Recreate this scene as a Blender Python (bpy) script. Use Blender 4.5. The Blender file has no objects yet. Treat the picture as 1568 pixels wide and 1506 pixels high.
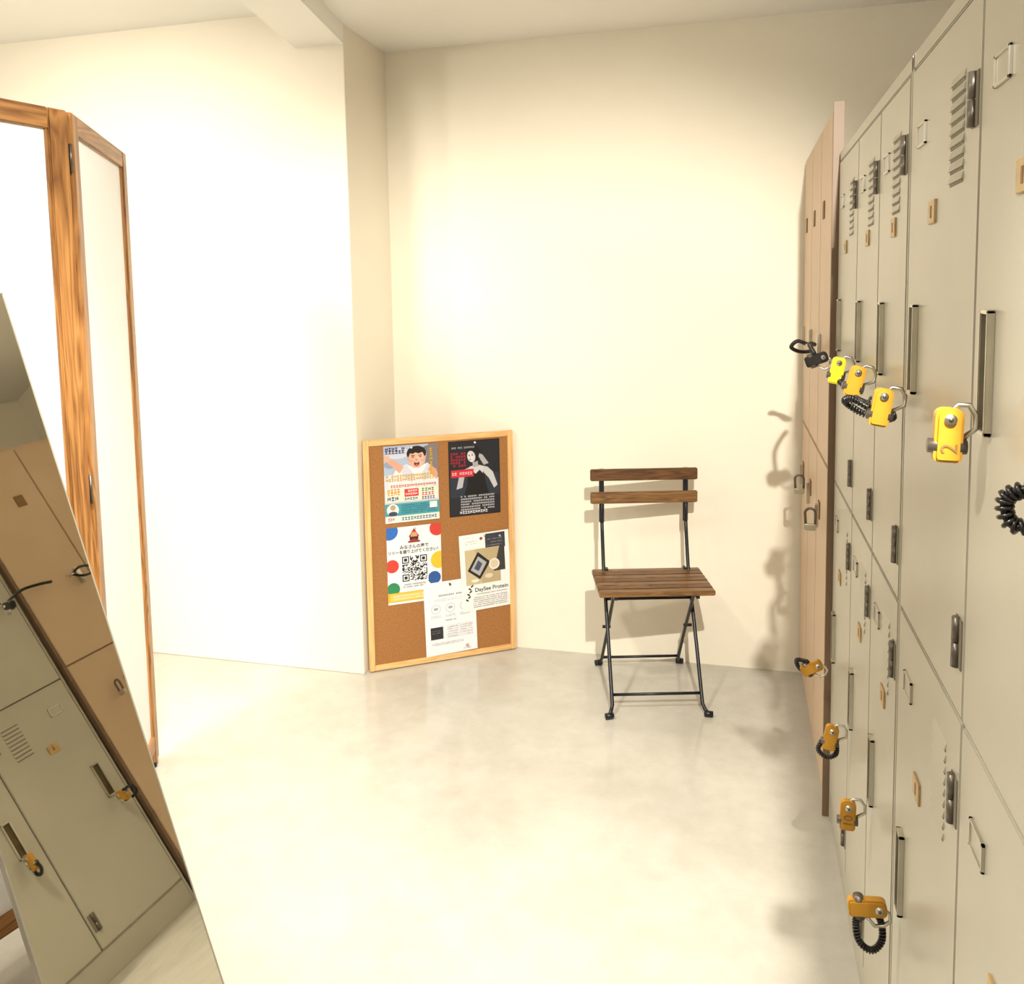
import bpy, bmesh, math, random
from mathutils import Matrix, Vector
random.seed(7)
scene = bpy.context.scene
scene.view_settings.view_transform = 'Standard'
PI = math.pi

# ------------------------------------------------------------------ materials
def srgb(r, g, b):
    def c(v):
        v /= 255.0
        return v/12.92 if v <= .04045 else ((v+.055)/1.055)**2.4
    return (c(r), c(g), c(b), 1)

def mat(name, col, rough=.5, metal=0.0, var=0.0, scale=8.0, bump=0.0, spec=None, bscale=None):
    m = bpy.data.materials.new(name); m.use_nodes = True
    nt = m.node_tree; b = nt.nodes['Principled BSDF']
    b.inputs['Base Color'].default_value = col
    b.inputs['Roughness'].default_value = rough
    b.inputs['Metallic'].default_value = metal
    if spec is not None: b.inputs['Specular IOR Level'].default_value = spec
    if var > 0 or bump > 0:
        tc = nt.nodes.new('ShaderNodeTexCoord')
        n = nt.nodes.new('ShaderNodeTexNoise'); n.inputs['Scale'].default_value = scale
        n.inputs['Detail'].default_value = 6
        nt.links.new(tc.outputs['Object'], n.inputs['Vector'])
        if var > 0:
            r = nt.nodes.new('ShaderNodeValToRGB')
            r.color_ramp.elements[0].position = .3; r.color_ramp.elements[1].position = .7
            r.color_ramp.elements[0].color = tuple(c*(1-var) for c in col[:3])+(1,)
            r.color_ramp.elements[1].color = tuple(min(1, c*(1+var)) for c in col[:3])+(1,)
            nt.links.new(n.outputs['Fac'], r.inputs['Fac'])
            nt.links.new(r.outputs['Color'], b.inputs['Base Color'])
        if bump > 0:
            n2 = nt.nodes.new('ShaderNodeTexNoise'); n2.inputs['Scale'].default_value = bscale or scale*4
            n2.inputs['Detail'].default_value = 4
            nt.links.new(tc.outputs['Object'], n2.inputs['Vector'])
            bp = nt.nodes.new('ShaderNodeBump'); bp.inputs['Strength'].default_value = bump
            bp.inputs['Distance'].default_value = .01
            nt.links.new(n2.outputs['Fac'], bp.inputs['Height'])
            nt.links.new(bp.outputs['Normal'], b.inputs['Normal'])
    return m

def wood(name, c1, c2, axis='Z', scale=1.0, rough=.4, stretch=.08):
    m = bpy.data.materials.new(name); m.use_nodes = True
    nt = m.node_tree; b = nt.nodes['Principled BSDF']
    tc = nt.nodes.new('ShaderNodeTexCoord'); mp = nt.nodes.new('ShaderNodeMapping')
    s = [14*scale]*3
    s['XYZ'.index(axis)] = 14*scale*stretch
    mp.inputs['Scale'].default_value = s
    nt.links.new(tc.outputs['Object'], mp.inputs['Vector'])
    n = nt.nodes.new('ShaderNodeTexNoise'); n.inputs['Scale'].default_value = 1.5
    n.inputs['Detail'].default_value = 3; n.inputs['Distortion'].default_value = .6
    nt.links.new(mp.outputs['Vector'], n.inputs['Vector'])
    mul = nt.nodes.new('ShaderNodeMath'); mul.operation = 'MULTIPLY'; mul.inputs[1].default_value = 9
    nt.links.new(n.outputs['Fac'], mul.inputs[0])
    fr = nt.nodes.new('ShaderNodeMath'); fr.operation = 'PINGPONG'; fr.inputs[1].default_value = .5
    nt.links.new(mul.outputs[0], fr.inputs[0])
    n3 = nt.nodes.new('ShaderNodeTexNoise'); n3.inputs['Scale'].default_value = 9
    nt.links.new(mp.outputs['Vector'], n3.inputs['Vector'])
    add = nt.nodes.new('ShaderNodeMath'); add.operation = 'ADD'
    nt.links.new(fr.outputs[0], add.inputs[0])
    m2 = nt.nodes.new('ShaderNodeMath'); m2.operation = 'MULTIPLY'; m2.inputs[1].default_value = .7
    nt.links.new(n3.outputs['Fac'], m2.inputs[0]); nt.links.new(m2.outputs[0], add.inputs[1])
    r = nt.nodes.new('ShaderNodeValToRGB')
    r.color_ramp.elements[0].position = .2; r.color_ramp.elements[0].color = c1
    r.color_ramp.elements[1].position = .85; r.color_ramp.elements[1].color = c2
    nt.links.new(add.outputs[0], r.inputs['Fac'])
    nt.links.new(r.outputs['Color'], b.inputs['Base Color'])
    b.inputs['Roughness'].default_value = rough
    return m

M = {}
M['wall'] = mat('wall_plaster', (.83, .78, .665, 1), .75, var=.02, scale=2.5, bump=.06, bscale=45)
M['ceil'] = mat('ceiling_paint', (.88, .865, .83, 1), .8, bump=.04, scale=10)
M['gray'] = mat('locker_paint', (.475, .45, .37, 1), .30, var=.04, scale=5)
M['graydk'] = mat('locker_inner', (.20, .18, .13, 1), .6, var=.1)
M['gap'] = mat('gap_shade', (.05, .042, .03, 1), .8, var=.1)  # shade of the door gaps, put into the colour
M['brown'] = mat('brown_locker_paint', (.58, .42, .28, 1), .42, var=.04, scale=4)
M['brownedge'] = mat('brown_locker_edge', (.20, .13, .08, 1), .5, var=.06, scale=4)
M['steel'] = mat('hardware_steel', (.62, .60, .54, 1), .3, 1.0, var=.1, scale=20)
M['steeldk'] = mat('hardware_dark_steel', (.16, .14, .12, 1), .35, .8, var=.1)
M['slot'] = mat('handle_slot', (.09, .07, .03, 1), .4, .5, var=.2, scale=30)
M['tag'] = mat('tag_yellowed', (.50, .34, .14, 1), .35, var=.2, scale=60)
M['tagdk'] = mat('tag_print', (.22, .12, .04, 1), .5, var=.1)
M['yellow'] = mat('lock_yellow', (.50, .245, .022, 1), .3, var=.05, scale=30)
M['yellow2'] = mat('lock_bright_yellow', (.80, .58, .02, 1), .3, var=.05, scale=30)
M['black'] = mat('black_plastic', (.012, .011, .011, 1), .25, var=.2, scale=50)
M['chairmetal'] = mat('chair_black_steel', (.010, .012, .018, 1), .35, .2, var=.2, scale=40)
M['chairwood'] = wood('chair_acacia', (.045, .018, .007, 1), (.15, .068, .026, 1), 'X', 1.6, .38)
M['chairwoodl'] = wood('chair_acacia_light', (.075, .034, .012, 1), (.25, .13, .048, 1), 'X', 1.6, .38)
M['screenwood'] = wood('screen_oiled_wood', (.14, .052, .013, 1), (.42, .20, .062, 1), 'Z', .9, .4)
M['screenwoodx'] = wood('screen_oiled_wood_rail', (.14, .052, .013, 1), (.42, .20, .062, 1), 'X', .9, .4)
M['paper'] = mat('screen_white_infill', (.88, .88, .89, 1), .7, var=.01, bump=.02)
M['pine'] = wood('pine_frame', (.62, .34, .12, 1), (.78, .50, .22, 1), 'Z', 1.0, .5)
M['pinex'] = wood('pine_frame_rail', (.62, .34, .12, 1), (.78, .50, .22, 1), 'X', 1.0, .5)
M['cork'] = mat('cork', (.33, .145, .042, 1), .85, var=.16, scale=160, bump=.2)
mm = mat('mirror_glass', (.64, .61, .51, 1), .015, 1.0, var=.01)
M['mirror'] = mm
M['mirrorframe'] = mat('mirror_frame', (.42, .40, .34, 1), .4, .6, var=.1)

# concrete floor
m = bpy.data.materials.new('polished_concrete'); m.use_nodes = True; nt = m.node_tree
b = nt.nodes['Principled BSDF']; tc = nt.nodes.new('ShaderNodeTexCoord')
n1 = nt.nodes.new('ShaderNodeTexNoise'); n1.inputs['Scale'].default_value = 1.9; n1.inputs['Detail'].default_value = 9
n1.inputs['Roughness'].default_value = .6; n1.inputs['Distortion'].default_value = .4
n2 = nt.nodes.new('ShaderNodeTexNoise'); n2.inputs['Scale'].default_value = 14; n2.inputs['Detail'].default_value = 8
n2.inputs['Roughness'].default_value = .65
nt.links.new(tc.outputs['Object'], n1.inputs['Vector']); nt.links.new(tc.outputs['Object'], n2.inputs['Vector'])
mx = nt.nodes.new('ShaderNodeMix'); mx.data_type = 'FLOAT'; mx.inputs[0].default_value = .38
nt.links.new(n1.outputs['Fac'], mx.inputs[2]); nt.links.new(n2.outputs['Fac'], mx.inputs[3])
r = nt.nodes.new('ShaderNodeValToRGB')
r.color_ramp.elements[0].position = .37; r.color_ramp.elements[0].color = (.44, .42, .365, 1)
r.color_ramp.elements[1].position = .63; r.color_ramp.elements[1].color = (.55, .53, .475, 1)
nt.links.new(mx.outputs[0], r.inputs['Fac']); nt.links.new(r.outputs['Color'], b.inputs['Base Color'])
rr = nt.nodes.new('ShaderNodeMapRange'); rr.inputs[3].default_value = .08; rr.inputs[4].default_value = .24
nt.links.new(n1.outputs['Fac'], rr.inputs[0]); nt.links.new(rr.outputs[0], b.inputs['Roughness'])
M['floor'] = m

# ------------------------------------------------------------------ mesh builder
class MB:
    def __init__(s): s.v = []; s.f = []; s.mi = []; s.mats = []; s.sm = []
    def m(s, key):
        mt = M[key] if isinstance(key, str) else key
        if mt not in s.mats: s.mats.append(mt)
        return s.mats.index(mt)
    def raw(s, vs, fs, key, smooth=False):
        o = len(s.v); s.v += [tuple(v) for v in vs]; k = s.m(key)
        for f in fs: s.f.append([o+i for i in f]); s.mi.append(k); s.sm.append(smooth)
    def box(s, lo, hi, key, bev=0.0, T=None):
        bm = bmesh.new(); bmesh.ops.create_cube(bm, size=1)
        lo = Vector(lo); hi = Vector(hi)
        for v in bm.verts:
            v.co = Vector([(lo[i]+hi[i])/2 + v.co[i]*(hi[i]-lo[i]) for i in range(3)])
        if bev > 0:
            bmesh.ops.bevel(bm, geom=bm.edges[:], offset=bev, segments=2, affect='EDGES')
        if T is not None: bm.transform(T)
        bm.verts.index_update()
        s.raw([v.co[:] for v in bm.verts], [[v.index for v in f.verts] for f in bm.faces], key)
        bm.free()
    def tube(s, pts, r, key, n=10, cap=True, flat=1.0):
        pts = [Vector(p) for p in pts]; vs = []; fs = []
        up = None
        for i, p in enumerate(pts):
            a = pts[max(0, i-1)]; c = pts[min(len(pts)-1, i+1)]
            t = (c-a).normalized()
            if up is None:
                up = Vector((0, 0, 1)) if abs(t.z) < .9 else Vector((1, 0, 0))
            up = (up - t*up.dot(t))
            if up.length < 1e-5: up = t.orthogonal()
            up.normalize(); w = t.cross(up)
            for k in range(n):
                q = 2*PI*k/n
                vs.append(p + up*math.cos(q)*r*flat + w*math.sin(q)*r)
        for i in range(len(pts)-1):
            for k in range(n):
                a = i*n+k; b2 = i*n+(k+1) % n
                fs.append([a, b2, b2+n, a+n])
        if cap:
            fs.append(list(range(n))[::-1]); fs.append([(len(pts)-1)*n+k for k in range(n)])
        s.raw(vs, fs, key, True)
    def prism(s, outline, n, d, key):
        n = Vector(n); o = [Vector(p) for p in outline]; k = len(o)
        vs = o + [p-n*d for p in o]
        fs = [list(range(k)), [k+i for i in range(k)][::-1]]
        for i in range(k): fs.append([i, i+k, (i+1) % k+k, (i+1) % k])
        s.raw(vs, fs, key)
    def obj(s, name, parent=None, loc=(0, 0, 0), rot=(0, 0, 0), bevel=0):
        me = bpy.data.meshes.new(name); me.from_pydata(s.v, [], s.f)
        for mt in s.mats: me.materials.append(mt)
        me.polygons.foreach_set('material_index', s.mi)
        me.polygons.foreach_set('use_smooth', s.sm); me.update()
        ob = bpy.data.objects.new(name, me); scene.collection.objects.link(ob)
        ob.location = loc; ob.rotation_euler = rot
        if parent: ob.parent = parent
        if bevel:
            bv = ob.modifiers.new('bevel', 'BEVEL'); bv.width = bevel; bv.segments = 2
            bv.limit_method = 'ANGLE'
        return ob

def empty(name, loc=(0, 0, 0), rot=(0, 0, 0)):
    e = bpy.data.objects.new(name, None); e.empty_display_size = .1
    e.location = loc; e.rotation_euler = rot; scene.collection.objects.link(e); return e

def text(body, size, loc, parent, material, rot=(PI/2, 0, 0), name='lettering', align='LEFT', bold=0.0):
    c = bpy.data.curves.new(name, 'FONT'); c.body = body; c.size = size; c.align_x = align
    c.offset = bold
    c.materials.append(material)
    o = bpy.data.objects.new(name, c); scene.collection.objects.link(o)
    o.parent = parent; o.location = loc; o.rotation_euler = rot
    return o

# ------------------------------------------------------------------ room shell
YB = 3.29; YL = 2.91; XC = -1.37; HC = 2.42; XR = .80; XL = -4.2; YF = -2.6
def shell(name, lo, hi, key):
    mb = MB(); mb.box(lo, hi, key); return mb.obj(name)
shell('floor', (XL-.1, YF-.1, -.1), (XR+.1, YB+.1, 0), 'floor')
shell('wall_back', (XC-.3, YB, 0), (XR+.1, YB+.1, 2.6), 'wall')
mb = MB(); mb.box((XL-.1, YL, 0), (XC, YB+.1, 2.6), 'wall'); mb.obj('wall_left', bevel=.004)
shell('wall_right', (XR, YF, 0), (XR+.1, YB, 2.6), 'wall')
shell('wall_far_left', (XL-.1, YF, 0), (XL, YL, 2.6), 'wall')
shell('wall_front', (XL-.1, YF-.1, 0), (XR+.1, YF, 2.6), 'wall')
mb = MB()
mb.prism([(XC, YB, HC), (XR, YB, HC), (XR, YF, HC), (XC+.9, YF, HC), (XC, YL, HC)], (0, 0, -1), .1, 'ceil')
mb.prism([(XL, YL, 2.48), (XC, YL, 2.48), (XC+.9, YF, 2.48), (XL, YF, 2.48)], (0, 0, -1), .1, 'ceil')
mb.obj('ceiling')
mb = MB()
mb.prism([(XC-.19, YL, 2.35), (XC, YL, 2.35), (XC+.92, YF, 2.35), (XC+.75, YF, 2.35)], (0, 0, -1), .2, 'ceil')
mb.obj('trim_beam')

# ------------------------------------------------------------------ lockers
XF = .255
def hardware(mb, yf, yn, zt, zb):
    """door furniture for a door from far edge yf to near edge yn"""
    hy = yf-.062; w = .015; hz0 = zt-.475; hz1 = zt-.345; x1 = XF-.008
    mb.box((x1, hy-w, hz0), (XF, hy-w+.004, hz1), 'steel', .001)
    mb.box((x1, hy+w-.004, hz0), (XF, hy+w, hz1), 'steel', .001)
    mb.box((x1, hy-w, hz1-.004), (XF, hy+w, hz1), 'steel', .001)
    mb.box((x1, hy-w, hz0), (XF, hy+w, hz0+.005), 'steel', .001)
    mb.box((XF-.002, hy-w+.004, hz0+.004), (XF+.001, hy+w-.004, hz1-.004), 'slot')
    # name plate holder
    ny = yf-.078; nz = zt-.105
    for a, b2, c, d in ((-.026, -.022, -.016, .016), (.022, .026, -.016, .016), (-.026, .026, -.016, -.013), (-.026, .026, .013, .016)):
        mb.box((XF-.0035, ny+a, nz+c), (XF, ny+b2, nz+d), 'steel', .0005)
    mb.box((XF-.0015, ny-.022, nz-.013), (XF, ny+.022, nz+.013), 'gray')
    # number tag
    ty = yf-.155; tz = zt-.22
    mb.box((XF-.003, ty-.020, tz-.016), (XF, ty+.020, tz+.016), 'tag', .001)
    mb.box((XF-.0036, ty-.003, tz-.008), (XF-.003, ty+.003, tz+.008), 'tagdk')
    # louvre vents: short pressed slats beside the hinge
    y0 = yn+.065; y1 = yn+.130
    for i in range(9):
        z = zt-.195+i*.0145
        mb.prism([(XF, y0, z+.0095), (XF, y0, z), (XF-.003, y0, z)], (0, -1, 0), (y1-y0), 'gray')
        mb.box((XF-.0008, y0+.002, z-.0035), (XF, y1-.002, z), 'graydk')
    # hinges at near edge
    hyy = yn+.022
    for z in (zt-.115, zb+.085):
        mb.tube([(XF-.003, hyy, z-.030), (XF-.003, hyy, z-.001)], .0055, 'steeldk', 10)
        mb.tube([(XF-.003, hyy, z+.001), (XF-.003, hyy, z+.030)], .0055, 'steeldk', 10)
        mb.box((XF-.0015, yn+.006, z-.03), (XF, yn+.034, z+.03), 'graydk', .0006)

def locker(name, bounds):
    ya, yb = bounds[0], bounds[-1]
    mb = MB()
    mb.box((XF+.008, yb+.001, .0), (XF+.42, ya-.001, 1.79), 'gray', .002)
    mb.box((XF+.005, yb+.01, .09), (XF+.009, ya-.01, 1.765), 'gap')  # dark sheet behind the doors, paints the shade seen in the gaps
    mb.box((XF+.001, yb+.001, 1.765), (XF+.02, ya-.001, 1.79), 'gray', .002)
    mb.box((XF+.006, yb+.001, 0), (XF+.02, ya-.001, .085), 'gray', .001)
    mb.box((XF+.001, yb+.001, .0), (XF+.02, yb+.009, 1.79), 'gray', .001)
    mb.box((XF+.001, ya-.009, .0), (XF+.02, ya-.001, 1.79), 'gray', .001)
    for i in range(len(bounds)-1):
        f = bounds[i]-(.011 if i == 0 else .002); n = bounds[i+1]+(.011 if i == len(bounds)-2 else .002)
        for zt, zb in ((1.762, .944), (.94, .09)):
            mb.box((XF, n, zb), (XF+.02, f, zt), 'gray', .0022)
            hardware(mb, f, n, zt if zt > 1 else .952, zb)
    return mb.obj(name)
locker('steel_locker', [2.36, 2.00, 1.71, 1.43])
locker('steel_locker', [1.428, 1.04, .66, .28])

# brown cabinet lockers (shallow)
mb = MB(); XB = .25
mb.box((XB+.006, 2.378, 0), (XB+.016, 3.275, 1.92), 'brown', .002)
mb.box((XB-.010, 2.370, 0), (XB+.016, 2.378, 1.92), 'brownedge', .001)
bb = [3.272, 2.975, 2.68, 2.380]
for i in range(3):
    for zt, zb in ((1.90, .972), (.966, .07)):
        mb.box((XB-.010, bb[i+1]+.002, zb), (XB+.008, bb[i]-.002, zt), 'brown', .002)
        ny = bb[i]-.10; nz = zt-.235 if zt > 1 else zt-.16
        mb.box((XB-.013, ny-.020, nz-.025), (XB-.010, ny+.020, nz+.025), 'tagdk', .0008)
        hy = bb[i]-.05; hz = zt-.62 if zt > 1 else zt-.19
        mb.box((XB-.020, hy-.01, hz-.035), (XB-.010, hy+.01, hz+.035), 'steel', .002)
mb.obj('brown_locker')

# ------------------------------------------------------------------ coin locks
def coil(mb, path, R=.0044, r=.0016, key='black'):
    path = [Vector(p) for p in path]
    dense = []
    for i in range(len(path)-1):
        p0 = path[max(0, i-1)]; p1 = path[i]; p2 = path[i+1]; p3 = path[min(len(path)-1, i+2)]
        for k in range(20):
            t = k/20
            dense.append(.5*((2*p1)+(p2-p0)*t+(2*p0-5*p1+4*p2-p3)*t*t+(3*p1-p0-3*p2+p3)*t**3))
    dense.append(path[-1])
    L = sum((dense[i+1]-dense[i]).length for i in range(len(dense)-1))
    turns = int(L/.0044)
    N = turns*9; pts = []; up = Vector((.3, .2, 1)).normalized()
    for i in range(N+1):
        s = i/N*(len(dense)-1.001); k = int(s); fr = s-k
        p = dense[k].lerp(dense[k+1], fr); t = (dense[k+1]-dense[k]).normalized()
        up = (up-t*up.dot(t)).normalized(); w = t.cross(up)
        a = 2*PI*turns*i/N
        pts.append(p+up*math.cos(a)*R+w*math.sin(a)*R)
    mb.tube(pts, r, key, 6)
    mb.tube(dense, R*.7, key, 6)

def coin_lock(hy, z, num=None, tilt=0, key='yellow', path=None, x=None):
    X = XF-.045 if x is None else x
    sx = min(1, (.241-X)/.031)
    mb = MB()
    w, h = .0138, .0285; out = []
    for cx, cz, a0, rr in ((w-.006, -h+.006, -90, .006), (w-.009, h-.009, 0, .009), (-w+.009, h-.009, 90, .009), (-w+.006, -h+.006, 180, .006)):
        for k in range(6):
            a = math.radians(a0+90*k/5); out.append((cx+rr*math.cos(a), -.009, cz+rr*math.sin(a)))
    bm = bmesh.new(); vs = [bm.verts.new(p) for p in out]; f = bm.faces.new(vs)
    ex = bmesh.ops.extrude_face_region(bm, geom=[f])
    for g in ex['geom']:
        if isinstance(g, bmesh.types.BMVert): g.co.y += .018
    bmesh.ops.recalc_face_normals(bm, faces=bm.faces)
    bmesh.ops.bevel(bm, geom=[e for e in bm.edges if abs(e.verts[0].co.y-e.verts[1].co.y) < 1e-6], offset=.003, segments=2, affect='EDGES')
    bm.verts.index_update()
    mb.raw([v.co[:] for v in bm.verts], [[v.index for v in f.verts] for f in bm.faces], key); bm.free()
    mb.tube([(0, -.0115, .017), (0, .0115, .017)], .006, 'steel', 14)
    mb.tube([(0, -.0125, .017), (0, -.0110, .017)], .0026, 'steeldk', 10)
    mb.tube([(-.0185, 0, -.012), (.0185, 0, -.012)], .0078, 'steeldk', 12)
    mb.tube([(.0, 0, .022), (.010*sx, 0, .032), (.022*sx, .0, .032), (.030*sx, .0, .022), (.031*sx, .0, .008), (.014, 0, -.004)], .0030, 'steel', 8)
    if path: coil(mb, path)
    par = empty('coin_lock', (X, hy, z), (0, math.radians(tilt), 0))
    mb.obj('lock_body', par)
    if num: text(num, .023, (.008, -.0098, -.019), par, M['tagdk'], rot=(PI/2, -PI/2, 0), name='number')
    return par
loopA = [(-.016, 0, -.004), (-.040, .01, .004), (-.046, .03, -.004), (-.02, .05, -.018), (.01, .045, -.022), (.022, .02, -.015), (.016, 0, -.006)]
off = .073
coin_lock(1.04-off, 1.288, '2', 2, x=XF-.040)
coin_lock(1.428-off, 1.266, None, 10, path=loopA)
coin_lock(1.71-off, 1.276, None, 16, path=[(.0, 0, -.02), (.010, -.01, -.028), (.022, -.05, -.028), (.018, -.11, -.02), (.010, -.16, -.01)], x=XF-.046)
coin_lock(2.00-off, 1.270, None, 12, 'yellow2', path=[(.008, 0, -.02), (.018, -.06, -.028), (.005, -.12, -.02), (.012, -.19, -.022)])
coin_lock(2.36-.07, 1.266, None, 70, 'black', path=[(-.015, 0, .0), (-.035, .06, .0), (-.030, .14, .010), (-.02, .2, .02)], x=.200)
coin_lock(.66-.085, 1.312, None, -6, path=[(-.01, 0, .0), (-.024, .0, .008), (-.040, .01, .002), (-.038, .01, -.016), (-.015, 0, -.016)], x=XF-.050)
zl = .455
coin_lock(1.428-off, zl+.022, None, 84, path=[(.010, 0, -.014), (.030, .002, -.019), (.060, .004, -.017), (.076, .005, .0), (.060, .006, .017), (.030, .005, .019), (.010, .004, .012)], x=.206)
coin_lock(1.71-off, zl, '10', 2, x=XF-.044)
coin_lock(2.00-off, zl, None, 10, path=[(-.015, 0, -.012), (-.020, 0, -.035), (0, 0, -.048), (.018, 0, -.035), (.015, 0, -.012)])
coin_lock(2.36-off, zl, None, 60, path=[(-.018, 0, 0), (-.026, .02, -.026), (0, .03, -.034), (.018, .02, -.018)], x=.200)

# padlocks on the brown locker
def padlock(y, z, x=.205):
    mb = MB()
    mb.box((-.017, -.007, -.020), (.017, .007, 0), 'steel', .003)
    pts = [(-.012, 0, -.002)]
    for k in range(9):
        a = PI-PI*k/8; pts.append((.014*math.cos(a), 0, .030+.013*math.sin(a)))
    pts.append((.014, 0, -.002)); mb.tube(pts, .0038, 'steeldk', 8)
    mb.obj('padlock', None, (x, y, z))
padlock(2.93, .790, .208); padlock(2.50, .785, .208)

mb = MB()
coil(mb, [(0, 0, 0), (-.03, .02, .01), (-.045, .06, -.01), (-.02, .09, -.025), (.01, .05, -.02), (.0, .0, .0)])
mb.tube([(-.01, 0, 0), (.018, 0, .002)], .004, 'steel', 8)
mb.obj('coiled_cable_lock', None, (.205, 2.58, 1.285))

# ------------------------------------------------------------------ chair
ch = empty('folding_bistro_chair', (-.30, 3.03, 0), (0, 0, math.radians(15.3)))
mb = MB()
for sx in (-1, 1):
    X = .155*sx
    post = [(X+.014*sx, -.215, .012), (X+.006*sx, -.200, .020), (X, -.188, .035), (X, -.10, .20), (X, 0, .37), (X, .045, .45), (X, .075, .56), (X, .105, .70)]
    mb.tube(post, .0065, 'chairmetal', 10)
    mb.box((X-.009, .088, .60), (X+.009, .095, .80), 'chairmetal', .001)
    mb.tube([(X, .085, .60), (X, .088, .645), (X, .10, .70)], .010, 'chairmetal', 10, flat=.6)
    X2 = .140*sx
    rear = [(X2+.02*sx, .205, .012), (X2+.012*sx, .195, .022), (X2+.008*sx, .18, .04), (X2+.002*sx, .02, .23), (X2, -.13, .405), (X2, -.15, .415)]
    mb.tube(rear, .0060, 'chairmetal', 10)
    for fx, fy in ((X+.016*sx, -.218), (X2+.020*sx, .208)):
        mb.tube([(fx-.014*sx, fy+.004, .0105), (fx-.004*sx, fy, .012), (fx+.012*sx, fy-.002, .0105)], .0105, 'chairmetal', 12)
    mb.box((X2-.006, -.185, .402), (X2+.006, .055, .416), 'chairmetal', .001)
    mb.box((X-.012*sx-.005, .035, .41), (X-.012*sx+.005, .06, .44), 'chairmetal', .001)
    mb.tube([(X2-.006*sx, .02, .23), (X+.008*sx, .02, .23)], .006, 'chairmetal', 8)
mb.tube([(-.155, -.168, .062), (.155, -.168, .062)], .0052, 'chairmetal', 8)
mb.tube([(-.148, .178, .045), (.148, .178, .045)], .0052, 'chairmetal', 8)
mb.tube([(-.155, -.012, .345), (.155, -.012, .345)], .0052, 'chairmetal', 8)
mb.tube([(-.14, -.15, .412), (.14, -.15, .412)], .0045, 'chairmetal', 8)
mb.obj('steel_frame', ch)
mb = MB()
n = 7; y0 = -.197; step = .257/n
for i in range(n):
    k = 'chairwood' if i % 2 else 'chairwoodl'
    mb.box((-.197, y0+i*step, .416), (.197, y0+i*step+step-.0035, .434), k, .003)
mb.obj('seat', ch)
mb = MB()
mb.box((-.197, -.009, .757), (.197, .006, .800), 'chairwood', .003)
mb.box((-.197, -.009, .672), (.197, .006, .715), 'chairwoodl', .003)
mb.obj('back_slats', ch, loc=(0, .085, 0))

# ------------------------------------------------------------------ folding screen
SH = 1.875
def panel(p0, p1, idx, par):
    p0 = Vector((p0[0], p0[1], 0)); p1 = Vector((p1[0], p1[1], 0)); L = (p1-p0).length
    ang = math.atan2(p1.y-p0.y, p1.x-p0.x)
    mb = MB(); t = .013; s = .047; g = .004
    mb.box((g, -t, .02), (g+s, t, SH), 'screenwood', .003)
    mb.box((L-g-s, -t, .02), (L-g, t, SH), 'screenwood', .003)
    for z0, z1 in ((SH-s, SH), (.06, .06+s)):
        mb.box((g+s, -t+.001, z0), (L-g-s, t-.001, z1), 'screenwoodx', .002)
    for yy in (-1, 1):
        y_a, y_b = sorted((yy*.003, yy*.008))
        mb.box((g+s, y_a, .107), (g+s+.006, y_b, SH-s), 'screenwood')
        mb.box((L-g-s-.006, y_a, .107), (L-g-s, y_b, SH-s), 'screenwood')
    mb.box((g+s-.002, -.003, .105), (L-g-s+.002, .003, SH-s+.002), 'paper')
    mb.box((g+.01, -t+.002, 0), (g+s-.01, t-.002, .022), 'black', .002)
    mb.box((L-g-s+.01, -t+.002, 0), (L-g-.01, t-.002, .022), 'black', .002)
    return mb.obj('panel_%d' % idx, par, loc=p0, rot=(0, 0, ang))
sc = empty('folding_screen', (0, 0, 0))
PA = (-1.757, 2.195); PBp = (-1.485, 1.675); PCp = (-1.625, 1.10); PD = (-1.42, .55)
panel(PBp, PA, 1, sc); panel(PCp, PBp, 2, sc); panel(PD, PCp, 3, sc)
mb = MB()
for z in (1.77, 1.0, .3):
    for P in (PBp, PCp):
        x, y = P[0]+.008, P[1]
        mb.tube([(x, y, z-.032), (x, y, z+.032)], .0038, 'steeldk', 10)
mb.obj('hinges', sc)

# ------------------------------------------------------------------ leaning mirror
az, th = math.radians(-4.4), math.radians(18.5)
nv = Vector((math.cos(th)*math.cos(az), math.cos(th)*math.sin(az), math.sin(th)))
ev = Vector((-math.sin(az), math.cos(az), 0)); uv = nv.cross(ev)
if uv.z < 0: uv = -uv
W, Lm = .350, 1.535
O = Vector((-1.037, 1.092, .008))
Rm = Matrix((ev, uv, nv)).transposed().to_4x4(); Rm.translation = O
mb = MB()
mb.box((0, 0, -.012), (W, Lm, -.001), 'mirrorframe', .002)
mb.box((.003, .003, -.002), (W-.003, Lm-.003, 0), 'mirror')
for a in (((0, 0, -.004), (.003, Lm, .001)), ((W-.003, 0, -.004), (W, Lm, .001)), ((0, 0, -.004), (W, .003, .001)), ((0, Lm-.003, -.004), (W, Lm, .001))):
    mb.box(a[0], a[1], 'mirrorframe', .0005)
mo = mb.obj('leaning_mirror'); mo.matrix_world = Rm

# ------------------------------------------------------------------ cork board with posters
bd = empty('cork_board', (-1.352, 2.925, 0.004), (0, 0, math.radians(34.5)))
mb = MB(); BW, BH, fw = .60, .90, .022
mb.box((0, 0, 0), (fw, .02, BH), 'pine', .002)
mb.box((BW-fw, 0, 0), (BW, .02, BH), 'pine', .002)
mb.box((fw, 0, 0), (BW-fw, .02, fw), 'pinex', .002)
mb.box((fw, 0, BH-fw), (BW-fw, .02, BH), 'pinex', .002)
mb.obj('pine_frame', bd)
mb = MB(); mb.box((fw-.002, .006, fw-.002), (BW-fw+.002, .016, BH-fw+.002), 'cork'); mb.obj('cork_panel', bd)

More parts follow.
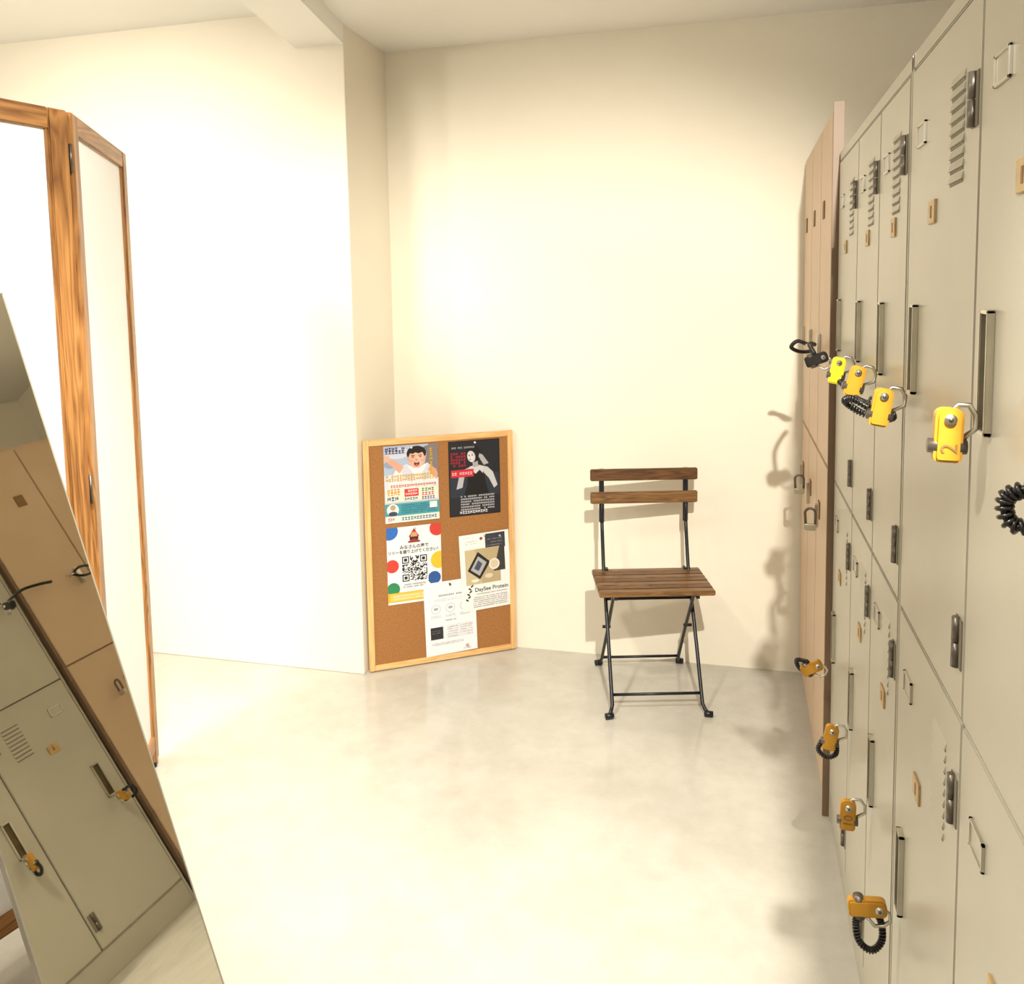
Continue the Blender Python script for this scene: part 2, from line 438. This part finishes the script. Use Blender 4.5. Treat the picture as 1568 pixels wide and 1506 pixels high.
cols = {}
def C(r, g, b):
    k = (r, g, b)
    if k not in cols:
        s = srgb(*k); s = (s[0]*.86, s[1]*.86, s[2]*.88, 1)
        cols[k] = mat('print_%02x%02x%02x' % k, s, .45, var=.02, scale=40)
    return cols[k]
class Flat:
    """flat printed sheet; coordinates 0..1 across width, 0..1 up height"""
    def __init__(s, name, u0, z0, w, h, bg, rot=0, lay=0):
        s.mb = MB(); s.w = w; s.h = h; s.l = 0
        s.e = empty(name, (u0+w/2, .0045-lay*.001, z0+h/2), (0, math.radians(rot), 0)); s.e.parent = bd
        s.name = name
        s.rect(0, 0, 1, 1, bg)
    def P(s, x, y): return ((x-.5)*s.w, -s.l*.00006, (y-.5)*s.h)
    def poly(s, pts, col):
        s.l += 1; s.mb.raw([s.P(*p) for p in pts], [list(range(len(pts)))], C(*col))
    def rect(s, x0, y0, x1, y1, col): s.poly([(x0, y0), (x1, y0), (x1, y1), (x0, y1)], col)
    def ell(s, cx, cy, rx, ry=None, col=(0, 0, 0), a=0, n=28):
        if ry is None: ry = rx*s.w/s.h
        pts = []
        for k in range(n):
            t = 2*PI*k/n; X = rx*s.w*math.cos(t); Y = ry*s.h*math.sin(t)
            pts.append((cx+(X*math.cos(a)-Y*math.sin(a))/s.w, cy+(X*math.sin(a)+Y*math.cos(a))/s.h))
        s.poly(pts, col)
    def lines(s, x0, x1, ys, ht, col, dens=.75, cw=.02):
        s.l += 1; vs = []; fs = []
        for y in ys:
            x = x0
            while x < x1-cw:
                if random.random() < dens:
                    for (a, b2, c, d) in ((0, .8, .0, .22), (.0, .8, .6, .82), (.25, .45, 0, 1)) if random.random() < .6 else ((0, .2, 0, .9), (.5, .75, .1, .9), (0, .8, .4, .6)):
                        o = len(vs)
                        vs += [s.P(x+a*cw, y+c*ht), s.P(x+b2*cw, y+c*ht), s.P(x+b2*cw, y+d*ht), s.P(x+a*cw, y+d*ht)]
                        fs.append([o, o+1, o+2, o+3])
                x += cw
        if vs: s.mb.raw(vs, fs, C(*col))
    def txt(s, body, size, x, y, col, align='CENTER', bold=0, rot=0):
        p = s.P(x, y)
        text(body, size, (p[0], -s.l*.00006-.0004, p[2]), s.e, C(*col), (PI/2, rot, 0), align=align, bold=bold)
    def done(s): s.mb.obj('printed_sheet', s.e)

f = Flat('poster_shouting_child', .078, .574, .213, .298, (214, 222, 232))
f.poly([(0, .62), (1, .70), (1, 1), (0, 1)], (176, 192, 214))
f.ell(.25, .90, .22, .07, (206, 214, 228)); f.ell(.12, .76, .12, .05, (150, 160, 186)); f.ell(.84, .93, .14, .05, (120, 116, 124))
f.poly([(.70, .55), (1, .55), (1, 1), (.82, 1)], (130, 122, 124))
f.poly([(.08, .50), (.22, .70), (.40, .755), (.50, .72), (.70, .72), (.80, .755), (.98, .62), (.98, .45), (.08, .42)], (238, 238, 242))
f.poly([(.22, .70), (.40, .755), (.56, .60), (.52, .50)], (214, 216, 228)); f.poly([(.80, .755), (.68, .60), (.72, .50), (.92, .66)], (214, 216, 228))
f.poly([(.03, .815), (.09, .85), (.22, .80), (.36, .72), (.28, .64), (.14, .74)], (224, 168, 140))
f.ell(.06, .835, .055, None, (230, 178, 152)); f.ell(.03, .865, .022, .020, (230, 178, 152), .6); f.ell(.085, .868, .018, .022, (230, 178, 152))
f.poly([(.80, .66), (.86, .72), (.96, .66), (.99, .60), (.97, .52)], (220, 164, 140))
f.poly([(.53, .70), (.67, .70), (.69, .76), (.51, .76)], (214, 158, 132))
f.ell(.60, .885, .18, .098, (24, 19, 20))
f.ell(.60, .815, .148, .122, (232, 180, 154)); f.ell(.66, .80, .07, .08, (238, 192, 168))
f.ell(.45, .82, .022, .026, (220, 162, 138)); f.ell(.75, .82, .022, .026, (226, 170, 145))
f.poly([(.43, .875), (.47, .895), (.53, .880), (.58, .900), (.64, .882), (.70, .898), (.77, .875), (.75, .945), (.68, .972), (.52, .972), (.45, .945)], (24, 19, 20))
f.poly([(.49, .855), (.52, .866), (.57, .858), (.57, .852)], (40, 26, 22)); f.poly([(.63, .852), (.63, .858), (.68, .866), (.71, .855)], (40, 26, 22))
f.ell(.53, .838, .024, .006, (50, 32, 28)); f.ell(.67, .838, .024, .006, (50, 32, 28))
f.ell(.60, .803, .020, .010, (204, 142, 120)); f.ell(.50, .79, .03, .014, (232, 158, 138)); f.ell(.70, .79, .03, .014, (236, 164, 146))
f.ell(.60, .752, .050, .034, (112, 24, 30)); f.ell(.60, .772, .034, .007, (248, 242, 236)); f.ell(.60, .736, .030, .013, (200, 92, 92))
f.lines(.03, .42, [.90, .94], .045, (50, 40, 90), .95, .06)
f.lines(.84, .98, [.60, .66, .72, .78, .84, .90], .05, (226, 178, 40), .95, .07)
f.lines(.03, .97, [.54, .585], .04, (222, 176, 40), .97, .05)
f.lines(.10, .97, [.50], .035, (250, 250, 250), .95, .045)
f.lines(.06, .97, [.46], .035, (220, 110, 40), .95, .05)
f.rect(.02, .27, .98, .44, (244, 238, 214))
f.lines(.05, .30, [.36, .40], .045, (224, 150, 20), .98, .06)
f.lines(.05, .30, [.29], .055, (30, 60, 120), .98, .07)
f.rect(.36, .33, .62, .43, (220, 50, 60)); f.lines(.38, .62, [.35, .39], .03, (255, 240, 230), .95, .045)
f.lines(.36, .66, [.285], .035, (30, 90, 160), .98, .05)
f.lines(.68, .97, [.385], .045, (30, 140, 80), .98, .06); f.lines(.68, .97, [.33], .045, (220, 60, 120), .98, .06)
f.lines(.68, .97, [.28], .04, (40, 60, 140), .98, .05)
f.rect(0, .09, 1, .25, (70, 158, 172))
f.lines(.30, .97, [.215, .19, .165, .14, .115], .014, (20, 50, 80), .85, .018)
f.ell(.14, .17, .11, None, (240, 240, 236)); f.ell(.14, .20, .05, None, (190, 160, 130)); f.ell(.14, .12, .08, .03, (60, 70, 90))
f.rect(0, 0, 1, .09, (236, 236, 230)); f.lines(.05, .25, [.03], .04, (200, 60, 40), .95, .04)
f.lines(.30, .97, [.025], .045, (30, 110, 120), .97, .055); f.rect(.82, .16, .96, .24, (235, 240, 240))
f.done()

f = Flat('poster_dark_woman', .333, .572, .211, .300, (24, 24, 30))
f.rect(.02, .02, .98, .98, (30, 32, 40))
f.rect(.02, .25, .98, .55, (40, 48, 62))
f.poly([(.14, .36), (.20, .54), (.30, .62), (.42, .65), (.40, .56), (.30, .52), (.26, .38)], (186, 186, 190))
f.poly([(.62, .66), (.76, .63), (.86, .56), (.95, .38), (.88, .34), (.78, .48), (.68, .56)], (200, 200, 204))
f.poly([(.40, .65), (.48, .665), (.60, .665), (.68, .64), (.66, .54), (.52, .50), (.38, .54)], (210, 208, 210))
f.poly([(.36, .52), (.44, .60), (.52, .55), (.60, .60), (.70, .52), (.72, .42), (.78, .26), (.28, .26), (.36, .42)], (14, 14, 18))
f.poly([(.47, .64), (.58, .65), (.56, .74), (.46, .72)], (170, 168, 172))
f.ell(.49, .815, .145, .105, (10, 10, 14), .2); f.ell(.44, .785, .078, .078, (214, 210, 210), .25)
f.ell(.42, .78, .045, .06, (228, 226, 226), .25)
f.poly([(.36, .80), (.38, .875), (.50, .865), (.55, .78), (.62, .72), (.62, .86), (.50, .93), (.38, .91), (.33, .85)], (10, 10, 14))
f.ell(.40, .797, .018, .005, (30, 28, 30), -.1); f.ell(.46, .80, .018, .005, (30, 28, 30), -.1); f.rect(.385, .808, .42, .813, (40, 36, 38)); f.rect(.445, .811, .48, .816, (40, 36, 38))
f.ell(.425, .775, .008, .012, (180, 176, 178)); f.ell(.42, .747, .020, .006, (110, 40, 46))
f.poly([(.68, .66), (.78, .68), (.66, .80), (.60, .82), (.58, .78)], (176, 174, 178))
f.rect(.04, .52, .48, .62, (206, 44, 58)); f.lines(.06, .47, [.55], .04, (250, 210, 214), .95, .05)
f.lines(.04, .34, [.66, .70, .74, .78, .82], .03, (196, 40, 66), .9, .05)
f.lines(.06, .60, [.90], .025, (190, 190, 195), .8, .03)
f.lines(.22, .90, [.25, .215, .18, .145, .11, .075], .022, (225, 226, 232), .92, .035)
f.lines(.20, .80, [.03], .04, (240, 240, 244), .95, .05)
f.done()

f = Flat('poster_qr_code', .080, .252, .215, .303, (250, 249, 246))
def clipc(cx, cy, r, col):
    pts = []
    for k in range(40):
        t = 2*PI*k/40
        pts.append((min(1, max(0, cx+r*math.cos(t))), min(1, max(0, cy+r*math.sin(t)*f.w/f.h))))
    f.poly(pts, col)
clipc(.05, .955, .16, (48, 110, 196)); clipc(.93, .94, .14, (214, 66, 54)); clipc(.09, .50, .12, (214, 66, 54))
clipc(.96, .52, .16, (240, 196, 52)); clipc(.10, .20, .12, (46, 140, 90)); clipc(.86, .29, .12, (44, 90, 160))
f.poly([(.40, .86), (.50, .97), (.60, .86)], (186, 52, 40)); f.ell(.50, .88, .06, None, (214, 160, 110))
f.rect(.42, .82, .58, .86, (60, 40, 36)); f.poly([(.38, .80), (.50, .84), (.62, .80), (.60, .785), (.40, .785)], (150, 60, 40))
f.txt('みなさんの声で', .0165, .5, .715, (30, 30, 30), bold=.0003)
f.txt('リリーを盛り上げてください！', .0150, .5, .655, (30, 30, 30), bold=.0003)
qs = 25; q0x, q0y, qw = .27, .285, .46; cell = qw/qs; ch_ = cell*f.w/f.h
f.rect(q0x-.02, q0y-.015, q0x+qw+.02, q0y+qs*ch_+.015, (252, 252, 250))
f.l += 1; vs = []; fs = []
def finder(i, j):
    for a, b2 in ((0, 0), (0, qs-7), (qs-7, 0)):
        if a <= i < a+7 and b2 <= j < b2+7:
            ii, jj = i-a, j-b2
            return ii in (0, 6) or jj in (0, 6) or (2 <= ii <= 4 and 2 <= jj <= 4)
        if a-1 <= i < a+8 and b2-1 <= j < b2+8: return False
    return None
for i in range(qs):
    for j in range(qs):
        fd = finder(i, qs-1-j)
        if fd is None: fd = random.random() < .5
        if fd:
            x = q0x+i*cell; y = q0y+j*ch_; o = len(vs)
            vs += [f.P(x, y), f.P(x+cell, y), f.P(x+cell, y+ch_), f.P(x, y+ch_)]; fs.append([o, o+1, o+2, o+3])
f.mb.raw(vs, fs, C(24, 24, 26))
f.lines(.28, .72, [.235, .205], .018, (60, 60, 60), .9, .022)
f.rect(0, .03, 1, .15, (240, 186, 56)); f.rect(.04, .045, .96, .135, (246, 204, 96)); f.lines(.1, .9, [.095, .06], .02, (250, 245, 235), .9, .03)
f.done()

f = Flat('leaflet_with_table', .222, .024, .211, .296, (247, 247, 250), rot=-1.2, lay=1)
f.lines(.28, .98, [.80], .022, (40, 40, 44), .95, .034)
f.lines(.20, .80, [.755, .735], .008, (140, 140, 145), .8, .012)
for cx in (.22, .50, .78):
    f.ell(cx, .63, .09, None, (190, 190, 195)); f.ell(cx, .63, .080, None, (247, 247, 250)); f.ell(cx, .635, .045, .018, (170, 170, 178))
    f.lines(cx-.10, cx+.10, [.535, .515], .008, (120, 120, 125), .85, .012)
f.rect(.38, .455, .62, .475, (230, 230, 232)); f.lines(.40, .60, [.458], .012, (70, 70, 70), .9, .018)
f.rect(.10, .22, .34, .385, (44, 44, 48)); f.lines(.13, .31, [.30, .33], .012, (140, 140, 140), .9, .02)
for yy in (.22, .255, .29, .325, .36, .39): f.rect(.40, yy, .94, yy+.0025, (200, 200, 205))
f.rect(.66, .22, .663, .39, (200, 200, 205))
f.lines(.42, .64, [.232, .268, .303, .338, .367], .009, (90, 90, 95), .8, .014); f.lines(.68, .92, [.232, .268, .303, .338, .367], .009, (90, 90, 95), .8, .014)
f.lines(.12, .75, [.16, .14], .008, (90, 90, 95), .8, .012); f.ell(.80, .07, .035, None, (200, 170, 175)); f.lines(.72, .88, [.035], .01, (120, 120, 120), .9, .016)
f.done()

f = Flat('leaflet_protein_drink', .372, .185, .208, .312, (248, 247, 244), rot=-2.0, lay=2)
f.rect(.52, .78, .92, .98, (58, 60, 68)); f.lines(.56, .88, [.90, .86, .82], .01, (180, 180, 190), .8, .018)
f.ell(.44, .93, .03, .02, (160, 60, 50)); f.lines(.12, .36, [.90, .87], .01, (150, 150, 150), .7, .018); f.lines(.08, .30, [.955], .008, (180, 180, 180), .7, .018)
f.rect(.10, .34, .80, .80, (190, 172, 132)); f.poly([(.10, .34), (.42, .34), (.30, .80), (.10, .80)], (206, 190, 152))
f.poly([(.66, .48), (.90, .48), (.90, .80), (.80, .80)], (58, 56, 56))
f.poly([(.14, .53), (.38, .40), (.60, .61), (.36, .76)], (26, 26, 30)); f.poly([(.20, .535), (.375, .445), (.53, .61), (.36, .705)], (176, 176, 178))
f.poly([(.27, .55), (.36, .51), (.44, .60), (.36, .65)], (70, 80, 100))
f.ell(.68, .575, .11, None, (236, 230, 216)); f.ell(.68, .575, .08, None, (220, 206, 176)); f.ell(.56, .43, .08, .03, (226, 214, 190)); f.ell(.28, .39, .08, .02, (240, 234, 220))
for k in range(6):
    f.ell(.10+.016*k+(.03 if k % 2 else 0), .15+.035*k, .034, .010, (46, 52, 40), .6 if k % 2 else 2.5)
f.rect(.22, .22, .94, .32, (250, 249, 246))
f.txt('DaySee Protein', .0225, .60, .245, (30, 28, 28), bold=.0003)
f.lines(.30, .92, [.205], .010, (110, 110, 112), .9, .018)
f.lines(.22, .92, [.165, .14, .115, .09, .065, .04], .011, (90, 90, 95), .88, .017)
f.done()
mb = MB()
for u, z, k in ((.184, .863, (230, 230, 230)), (.439, .864, (240, 240, 240)), (.19, .548, (220, 220, 220)), (.325, .308, (60, 60, 60)), (.47, .49, (235, 235, 235)), (.535, .48, (200, 200, 200))):
    mb.tube([(u, .004, z), (u, -.006, z)], .0028, C(*k), 10); mb.tube([(u, -.005, z), (u, -.008, z)], .0042, C(*k), 12)
mb.obj('push_pins', bd)

# ------------------------------------------------------------------ lights
WARM = (1, .935, .82)
def spot(name, loc, tgt, power, size, blend=.6, col=WARM, rad=.04):
    l = bpy.data.lights.new(name, 'SPOT'); l.energy = power; l.spot_size = math.radians(size); l.spot_blend = blend
    l.color = col; l.shadow_soft_size = rad
    o = bpy.data.objects.new(name, l); scene.collection.objects.link(o); o.location = loc
    d = Vector(tgt)-Vector(loc); o.rotation_euler = d.to_track_quat('-Z', 'Y').to_euler(); return o
def point(name, loc, power, rad=.12, col=WARM):
    l = bpy.data.lights.new(name, 'POINT'); l.energy = power; l.color = col; l.shadow_soft_size = rad
    o = bpy.data.objects.new(name, l); scene.collection.objects.link(o); o.location = loc; return o
spot('downlight_left', (-2.0, 1.15, 2.38), (-2.25, 2.75, 1.05), 250, 100, .85, rad=.25)
spot('downlight_center', (.29, .15, 2.38), (-.58, 3.1, .38), 420, 68, .65, rad=.02)
spot('downlight_middle', (-1.0, 1.15, 2.30), (-.98, 1.75, 0), 235, 84, 1.0, rad=.08)
spot('downlight_near', (-.7, .35, 2.38), (.255, .55, 1.15), 95, 44, .8, rad=.05)
spot('fill_screen', (-.30, 1.25, 2.38), (-1.62, 1.75, 1.15), 90, 66, .8, rad=.05)  # added spot that brightens the screen panels, no fixture modelled on
point('fill_behind', (-.45, -.6, 2.1), 20)  # added fill light behind the camera, not a real lamp
point('fill_side', (-2.9, .7, 2.1), 48)  # added fill light for ceiling and upper left wall, not a real lamp

w = bpy.data.worlds.new('room_ambient'); scene.world = w; w.use_nodes = True
w.node_tree.nodes['Background'].inputs[0].default_value = (1, .92, .8, 1)
w.node_tree.nodes['Background'].inputs[1].default_value = .3

# ------------------------------------------------------------------ camera
cd = bpy.data.cameras.new('camera'); cam = bpy.data.objects.new('camera', cd); scene.collection.objects.link(cam)
cd.sensor_fit = 'HORIZONTAL'; cd.sensor_width = 36; cd.lens = 1634/1960*36; cd.shift_y = -(941-711)/1960
cd.clip_start = .02
Rc = (Matrix.Rotation(math.radians(14.7), 3, 'Z') @ Matrix.Rotation(math.radians(84.9), 3, 'X') @ Matrix.Rotation(math.radians(-.94), 3, 'Z')).to_4x4()
Rc.translation = (0, 0, 1.44); cam.matrix_world = Rc
scene.camera = cam
